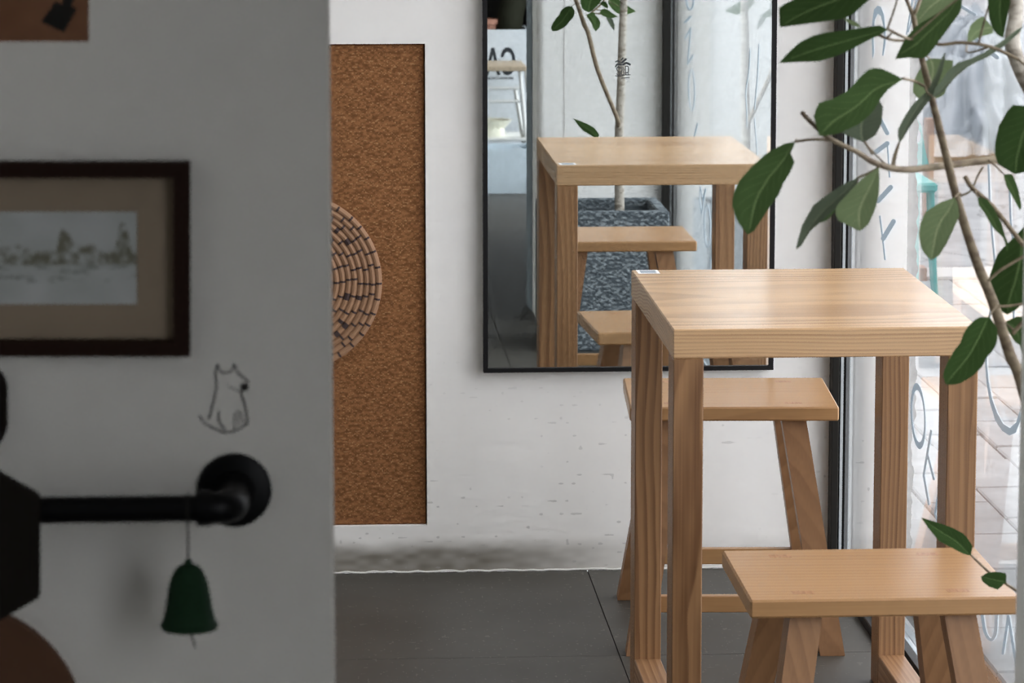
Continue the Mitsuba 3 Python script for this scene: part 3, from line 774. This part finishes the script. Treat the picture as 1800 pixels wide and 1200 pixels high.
leaf('dark', (1738, 557), (1663, 676), [(1738, 557), (1728, 554), (1713, 562), (1701, 574), (1692, 589), (1689, 601), (1677, 616), (1665, 637), (1657, 658), (1659, 670), (1671, 678), (1689, 673), (1710, 661), (1728, 643), (1734, 628), (1746, 616), (1753, 601), (1754, 580), (1748, 562)], 3.96, -.03)
leaf('dark', (1706, 976), (1619, 909), [(1619, 909), (1648, 918), (1674, 927), (1696, 939), (1710, 959), (1707, 977), (1693, 973), (1674, 963), (1651, 951), (1634, 931)], 4.30, -.03)
leaf('dark', (1768, 1024), (1724, 1012), [(1724, 1014), (1733, 1007), (1750, 1004), (1767, 1007), (1772, 1016), (1763, 1028), (1754, 1036), (1739, 1031), (1727, 1022)], 4.30, .0)
leaf('pale', (1513, 49), (1483, 32), [(1483, 32), (1494, 34), (1508, 40), (1514, 49), (1500, 46), (1490, 40)], 3.94, .0, rows=8)
YL = YT + .02
leaf('dark', (1042, -44), (1035, 22), [(1022, -10), (1020, 0), (1021, 7), (1023, 15), (1029, 20), (1035, 22), (1040, 20), (1046, 14), (1053, 7), (1058, 0), (1060, -20), (1044, -46), (1026, -24)], YL + .02, .02, -.35, mat)
leaf('dark', (1055, 5), (1068, 15), [(1055, 7), (1059, 2), (1065, 3), (1069, 9), (1068.5, 15), (1063, 13)], YL + .03, .02, -.35, mat, rows=10)
leaf('mid', (1053.5, 23), (1086, 29.5), [(1053.5, 23), (1056, 18), (1062, 15), (1068, 17), (1075, 22), (1086, 29.5), (1077, 31.8), (1068, 31), (1059, 27.5)], YL + .02, .02, -.35, mat)
leaf('mid', (1041, 25), (1047, 55), [(1038, 26), (1045, 26), (1052, 32), (1055.5, 40), (1054, 48), (1047, 55.5), (1042, 48), (1039, 39), (1038, 31)], YL, .02, -.35, mat)
leaf('grey', (1068, 29), (1079, 54), [(1065, 31), (1069, 28), (1076, 32), (1080.5, 44), (1079.5, 54), (1072, 44)], YL - .02, -.02, -.35, mat)
leaf('mid', (1070, -2), (1118, 20), [(1067, 3), (1075, -3), (1086, -2), (1099, 7), (1118, 20), (1099, 27), (1084, 23), (1075, 15)], YT - .15, -.02, -.35, mat)

# ---------------------------------------------------------------- what the mirror shows beside the camera
yb = float(matz(900, 340, 0)[1])
lb = thing('plastic_tub', 'low white rounded tub on the floor, seen in the mirror under the step stool', 'tub')
zb, xr = float(mat(938, 262, yb)[2]), float(mat(938, 300, yb)[0])
xl = xr - .42
outer = sbox(xl, yb - .26, xr, yb).buffer(-.02).buffer(.02, quad_segs=6)
inner = outer.buffer(-.012)
sh = cat(trimesh.creation.extrude_polygon(outer.difference(inner), zb, engine='earcut'), trimesh.creation.extrude_polygon(outer, .012, engine='earcut'))
put('body', sh, 'mat_white_plastic', lb)
for i in range(5):
    m = trimesh.creation.icosphere(2, .036); m.apply_scale((1, 1.2, .7)); m.apply_translation((xr - .055 - .076 * i, yb - .13 + .03 * (i % 2), zb - .032))
    s = put('cloth_bundle', m, 'mat_grey_cloth', smooth=True, cat='bundle', label='grey rounded bundle lying in the white tub', group='grey bundles in the white tub')
put('filling', bx(xl + .016, xr - .016, yb - .244, yb - .016, .0125, zb - .056), 'mat_white_plastic', lb)

yl = yb - .30
zs = float(mat(925, 116, yl)[2])
xr2 = float(mat(926, 116, yl)[0])
ld_ = thing('step_stool', 'step stool with a pale wooden top and thin white tubular legs, seen in the mirror', 'stool')
put('top', bx(xr2 - .40, xr2, yl - .34, yl, zs - .022, zs, .004), 'mat_ladder_wood', ld_)
fx = lambda u, v, y: mat(u, v, y)
for nm, a, b in (('leg', mat(914, 122, yl - .03), mat(926, 262, yl - .012)), ('leg', mat(924, 118, yl - .25), mat(938, 262, yl - .33))):
    b = a + (b - a) * (a[2] - .0) / (a[2] - b[2])
    put('leg', tube([a, b], .0085, 8, 2), 'mat_ladder_metal', ld_, smooth=True)
    a2, b2 = a - np.array([.34, 0, 0]), b - np.array([.38, 0, 0])
    put('leg', tube([a2, b2], .0085, 8, 2), 'mat_ladder_metal', ld_, smooth=True)
for v_ in (155, 178):
    a = mat(914, v_, yl - .015)
    put('rung', tube([a, a - np.array([.36, 0, 0])], .007, 8, 2), 'mat_ladder_metal', ld_, smooth=True)
a = mat(906, 158, yl - .10); b = mat(920, 250, yl - .02)
put('brace', tube([a, b], .009, 8, 2), 'mat_ladder_metal', ld_, smooth=True)
a = mat(930, 245, yl + .012)
put('shelf', bx(a[0] - .42, a[0], yl - .30, yl + .012, a[2] - .006, a[2] + .006, .003), 'mat_ladder_metal', ld_)
bz = a[2] + .006
cb = mat(860, 230, yl - .12)
h = float(mat(860, 210, yl - .12)[2]) - bz
put('bowl', lathe([(0, 0), (.062, 0), (.066, .01), (.064, h * .5), (.070, h * .55), (.092, h * .93), (.096, h), (.088, h), (.062, h * .58), (.055, h * .5), (0, h * .45)], (cb[0], cb[1], bz), 48), 'mat_cream_china', smooth=30,
    cat='bowl', label='cream white bowl on the shelf of the step stool, seen in the mirror')

yc = yl - .42
cbx = thing('planter_box', 'tall white metal planter box with black lettering, seen in the mirror', 'planter')
zc, xc = float(mat(932, 52, yc)[2]), float(mat(932, 52, yc)[0])
xcl, dc = xc - .46, .30
put('body', cat(bx(xcl, xc, yc - .014, yc, 0, zc, .002), bx(xcl, xc, yc - dc, yc - dc + .014, 0, zc, .002), bx(xcl, xcl + .014, yc - dc + .014, yc - .014, 0, zc, .002), bx(xc - .014, xc, yc - dc + .014, yc - .014, 0, zc, .002),
                bx(xcl + .014, xc - .014, yc - dc + .014, yc - .014, 0, .03)), 'mat_white_paint', cbx)
put('soil', bx(xcl + .015, xc - .015, yc - dc + .015, yc - .015, .031, zc - .05), 'mat_soil', cbx)


def box_text(txt, u_right, v_top, v_bot, squeeze, bold, name):
    zt_, zb_ = float(mat(u_right, v_top, yc)[2]), float(mat(u_right, v_bot, yc)[2])
    m = meshkit.text_mesh(txt, zt_ - zb_, .001, bold)
    m.vertices[:, 0] *= squeeze
    xr_ = float(mat(u_right, v_top, yc)[0])
    v_ = m.vertices.copy()
    m.vertices = np.stack([xr_ - v_[:, 0], yc + .0003 + v_[:, 2], zb_ + v_[:, 1]], 1)
    if m.volume < 0:
        m.invert()
    put(name, m, 'mat_logo', cbx)


box_text('CA', 908, 85, 130, .62, True, 'lettering')
box_text('BREWING COFFEE', 903, 135, 139.5, .85, False, 'small_print')
cz = np.array([float(mat(893, 40, yc - .14)[0]), yc - .14, zc - .05])
cc = thing('cactus_plant', 'thick dark leaning plant stem in the white planter box, seen in the mirror', 'plant')
put('stem', tube([cz, cz + (.01, 0, .10), cz + (.035, .0, .22), cz + (.05, .01, .42)], [.055, .058, .052, .045], 12, 6, .004, 5), 'mat_cactus', cc, smooth=True)
for k in range(9):
    a = k * .75
    d = np.array([math.cos(a) * .10, .04 * math.sin(a), .10 + .03 * math.sin(3 * a)])
    o = cz + (.03, 0, .16 + .02 * k)
    mm = trimesh.creation.icosphere(2, 1.); mm.apply_scale((.055, .006, .02)); mm.apply_transform(trimesh.transformations.rotation_matrix(-a, (0, 1, 0))); mm.apply_translation(o + d * .9)
    put('leaf', cat(mm, tube([o, o + d * .5], .004, 6, 2)), 'mat_leaf_grey' if k % 3 else 'mat_leaf_mid', cc)
pt = mat(857, 40, yc - .16)
pz = zc - .0499
hh = float(mat(857, 33, yc - .16)[2]) - pz
put('flower_pot', lathe([(0, 0), (.040, 0), (.050, hh * .75), (.058, hh * .76), (.060, hh), (.050, hh), (.045, hh * .7), (.0, hh * .7)], (pt[0], pt[1], pz), 32), 'mat_terracotta', smooth=30, cat='flower pot', label='small pinkish clay pot at the mirror edge in the white planter box')
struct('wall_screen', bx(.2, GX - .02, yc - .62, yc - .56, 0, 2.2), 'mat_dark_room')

# ---------------------------------------------------------------- the near partition wall
YP = 2.95
fr = thing('framed_picture', 'small watercolour view in a dark wooden frame on the near wall', 'picture')
u0, u1, v0, v1 = -190, 335, 282, 621
A = lambda u, v, d=0.: at(u, v, YP) - np.array([0, d, 0])


def bar(name, ua, ub, va, vb, d0, d1, m, par):
    put(name, hull([at(u, v, YP) - np.array([0, d, 0]) for u in (ua, ub) for v in (va, vb) for d in (d0, d1)]), m, par)


bar('frame_bar', u0, u1, v0, v0 + 27, .0005, .018, 'mat_walnut', fr)
bar('frame_bar', u0, u1, v1 - 26, v1, .0005, .018, 'mat_walnut', fr)
bar('frame_bar', u1 - 29, u1, v0 + 27, v1 - 26, .0005, .018, 'mat_walnut', fr)
bar('frame_bar', u0, u0 + 29, v0 + 27, v1 - 26, .0005, .018, 'mat_walnut', fr)
mat_shape = Polygon([(u0 + 29, v0 + 27), (u1 - 29, v0 + 27), (u1 - 29, v1 - 26), (u0 + 29, v1 - 26)]).difference(Polygon([(-95, 372), (241, 372), (241, 535), (-95, 535)]))
put('mat_board', prism(mat_shape, lambda u, v: at(u, v, YP - .004), (0, 1, 0), .0015), 'mat_matboard', fr)
put('watercolour', hull([at(u, v, YP - d) for u in (-97, 243) for v in (370, 537) for d in (.0010, .0024)]), 'mat_sketch', fr)

pr = thing('paper_print', 'brown paper print with a dark tilted tag shape, top left on the near wall', 'print')
put('sheet', hull([at(u, v, YP - d) for u in (-150, 156) for v in (-130, 73) for d in (.0002, .001)]), 'mat_brown_print', pr)
put('dark_shape', prism(Polygon([(72, 38), (98, 2), (108, 8), (116, -14), (132, -6), (126, 10), (135, 17), (112, 57)]), lambda u, v: at(u, v, YP - .0011), (0, -1, 0), .0004), 'mat_ink', pr)

dg = thing('dog_drawing', 'small black line drawing of a sitting dog on the near wall above the flange', 'drawing')
ds = lambda pts: [(330 + x * .2667, 620 + y * .2667) for x, y in pts]
for nm, pieces in (('body_line', [([(195, 80), (180, 140), (190, 210), (170, 320), (140, 430)], 11), ([(350, 260), (375, 340), (390, 420), (395, 465)], 11), ([(75, 415), (110, 460), (180, 500), (260, 525), (340, 500), (395, 465)], 10)]),
                   ('head_line', [([(195, 78), (215, 118), (245, 132), (290, 115), (308, 72), (330, 130), (400, 190)], 9), ([(355, 252), (310, 242), (265, 215)], 5), ([(362, 215), (385, 213), (384, 232), (366, 238)], 24)]),
                   ('leg_line', [([(205, 390), (205, 450), (245, 500)], 10), ([(310, 400), (305, 470), (310, 500)], 8), ([(345, 390), (372, 470)], 8), ([(330, 380), (335, 480)], 6)])):
    put(nm, prism(shapely.union_all([stroke(curve(ds(p), 4) if len(p) > 2 else ds(p), w_ * .34) for p, w_ in pieces]), lambda u, v: at(u, v, YP - .0002), (0, -1, 0), .0003), 'mat_ink', dg)

rl = thing('pipe_rail', 'black iron pipe rail on a round wall flange on the near wall', 'rail')
fc = at(412, 860, YP)
zr = fc[2]
YPI = YP - .078
m = lathe([(0, 0), (.0315, 0), (.0318, .0035), (.029, .0055), (.0175, .007), (.016, .016), (0, .016)], (0, 0, 0), 48)
m.apply_transform(trimesh.transformations.rotation_matrix(math.pi / 2, (1, 0, 0))); m.apply_translation((fc[0], YP - .0003, zr))
put('flange', m, 'mat_iron', rl, smooth=30)
pr_ = .0112
put('elbow', cat(tube([(fc[0], YP - .015, zr), (fc[0], YPI + .022, zr)], .0135, 20, 2), tube([(fc[0], YPI + .022, zr), (fc[0] - .002, YPI + .010, zr), (fc[0] - .010, YPI + .002, zr), (fc[0] - .022, YPI, zr)], .0138, 20, 6)), 'mat_iron', rl, smooth=40)
put('collar', tube([(fc[0] - .018, YPI, zr), (fc[0] - .030, YPI, zr)], .0150, 20, 2), 'mat_iron', rl, smooth=40)
put('pipe', tube([(fc[0] - .028, YPI, zr), (fc[0] - .62, YPI, zr)], pr_, 20, 2), 'mat_iron', rl, smooth=40)
m = lathe([(0, 0), (.0315, 0), (.0318, .0035), (.029, .0055), (.0175, .007), (.016, .066), (0, .066)], (0, 0, 0), 48)
m.apply_transform(trimesh.transformations.rotation_matrix(math.pi / 2, (1, 0, 0))); m.apply_translation((fc[0] - .62, YP - .0003, zr))
put('flange', m, 'mat_iron', rl, smooth=30)

bl = thing('cord_bell', 'green ribbed bell hanging on a thin string from the black pipe', 'bell')
b1, b2 = at(331, 992, YPI - .012), at(331, 1104, YPI - .012)
hb = b1[2] - b2[2]
prof = []
for k in range(61):
    s = k / 60
    r = np.interp(s, [0, .05, .15, .3, .5, .7, .85, .95, 1], [.006, .010, .0135, .0162, .0180, .0195, .0215, .0240, .0232])
    prof.append((r + .0005 * math.sin(s * 2 * math.pi * 11), b1[2] - hb * s))
prof = [(0, b1[2] + .001)] + prof + [(.020, b2[2] + .001), (.014, b2[2] + hb * .6), (0, b2[2] + hb * .8)]
m = lathe([(r, z) for r, z in prof], (0, 0, 0), 40); m.apply_translation((b1[0], b1[1], 0))
put('dome', m, 'mat_green_cord', bl, smooth=40)
xb, ybl = b1[0], b1[1]
ring = [(xb, YPI + (pr_ + .0012) * math.sin(a), zr + (pr_ + .0012) * math.cos(a)) for a in np.linspace(0, 2 * math.pi, 22)]
put('string', cat(tube(ring, .0011, 6, 0), tube([(xb, YPI - pr_ - .0005, zr), (xb, ybl - .0002, zr - .016), (xb, ybl, b1[2] + .0005)], .0009, 6, 3)), 'mat_ink', bl)
put('knot', trimesh.creation.icosphere(2, .0032).apply_translation((xb, ybl, b1[2] + .002)), 'mat_green_cord', bl)
e1 = at(343, 1138, YPI - .012)
put('clapper_string', tube([(xb, ybl, b2[2] + hb * .5), (xb + .001, ybl, b2[2]), (e1[0], ybl, e1[2])], .0009, 6, 3), 'mat_ink', bl)

hx = [(-82 + 177 * math.cos(math.radians(30 + 60 * k)), 956 + 177 * math.sin(math.radians(30 + 60 * k))) for k in range(6)]
hxp = Polygon(hx).buffer(-10).buffer(10, quad_segs=5)
hy = YPI - pr_ - .001
k = thing('hexagon_board', 'dark brown six-sided board hanging before the pipe at the left edge', 'board')
put('panel', prism(hxp, lambda u, v: at(u, v, hy - .0), (0, -1, 0), .012), 'mat_dark_brown', k)
k = thing('round_board', 'round tan board low on the near wall under the six-sided board', 'board')
put('panel', prism(ellipse(-80, 1290, 232, 232), lambda u, v: at(u, v, YP - .0005), (0, -1, 0), .014), 'mat_tan_board', k)
k = thing('wall_plaque', 'dark rounded plaque at the left edge above the six-sided board', 'plaque')
put('panel', prism(sbox(-175, 634, 14, 792).buffer(-50).buffer(50, quad_segs=8), lambda u, v: at(u, v, YP - .0005), (0, -1, 0), .012), 'mat_dark_brown', k)
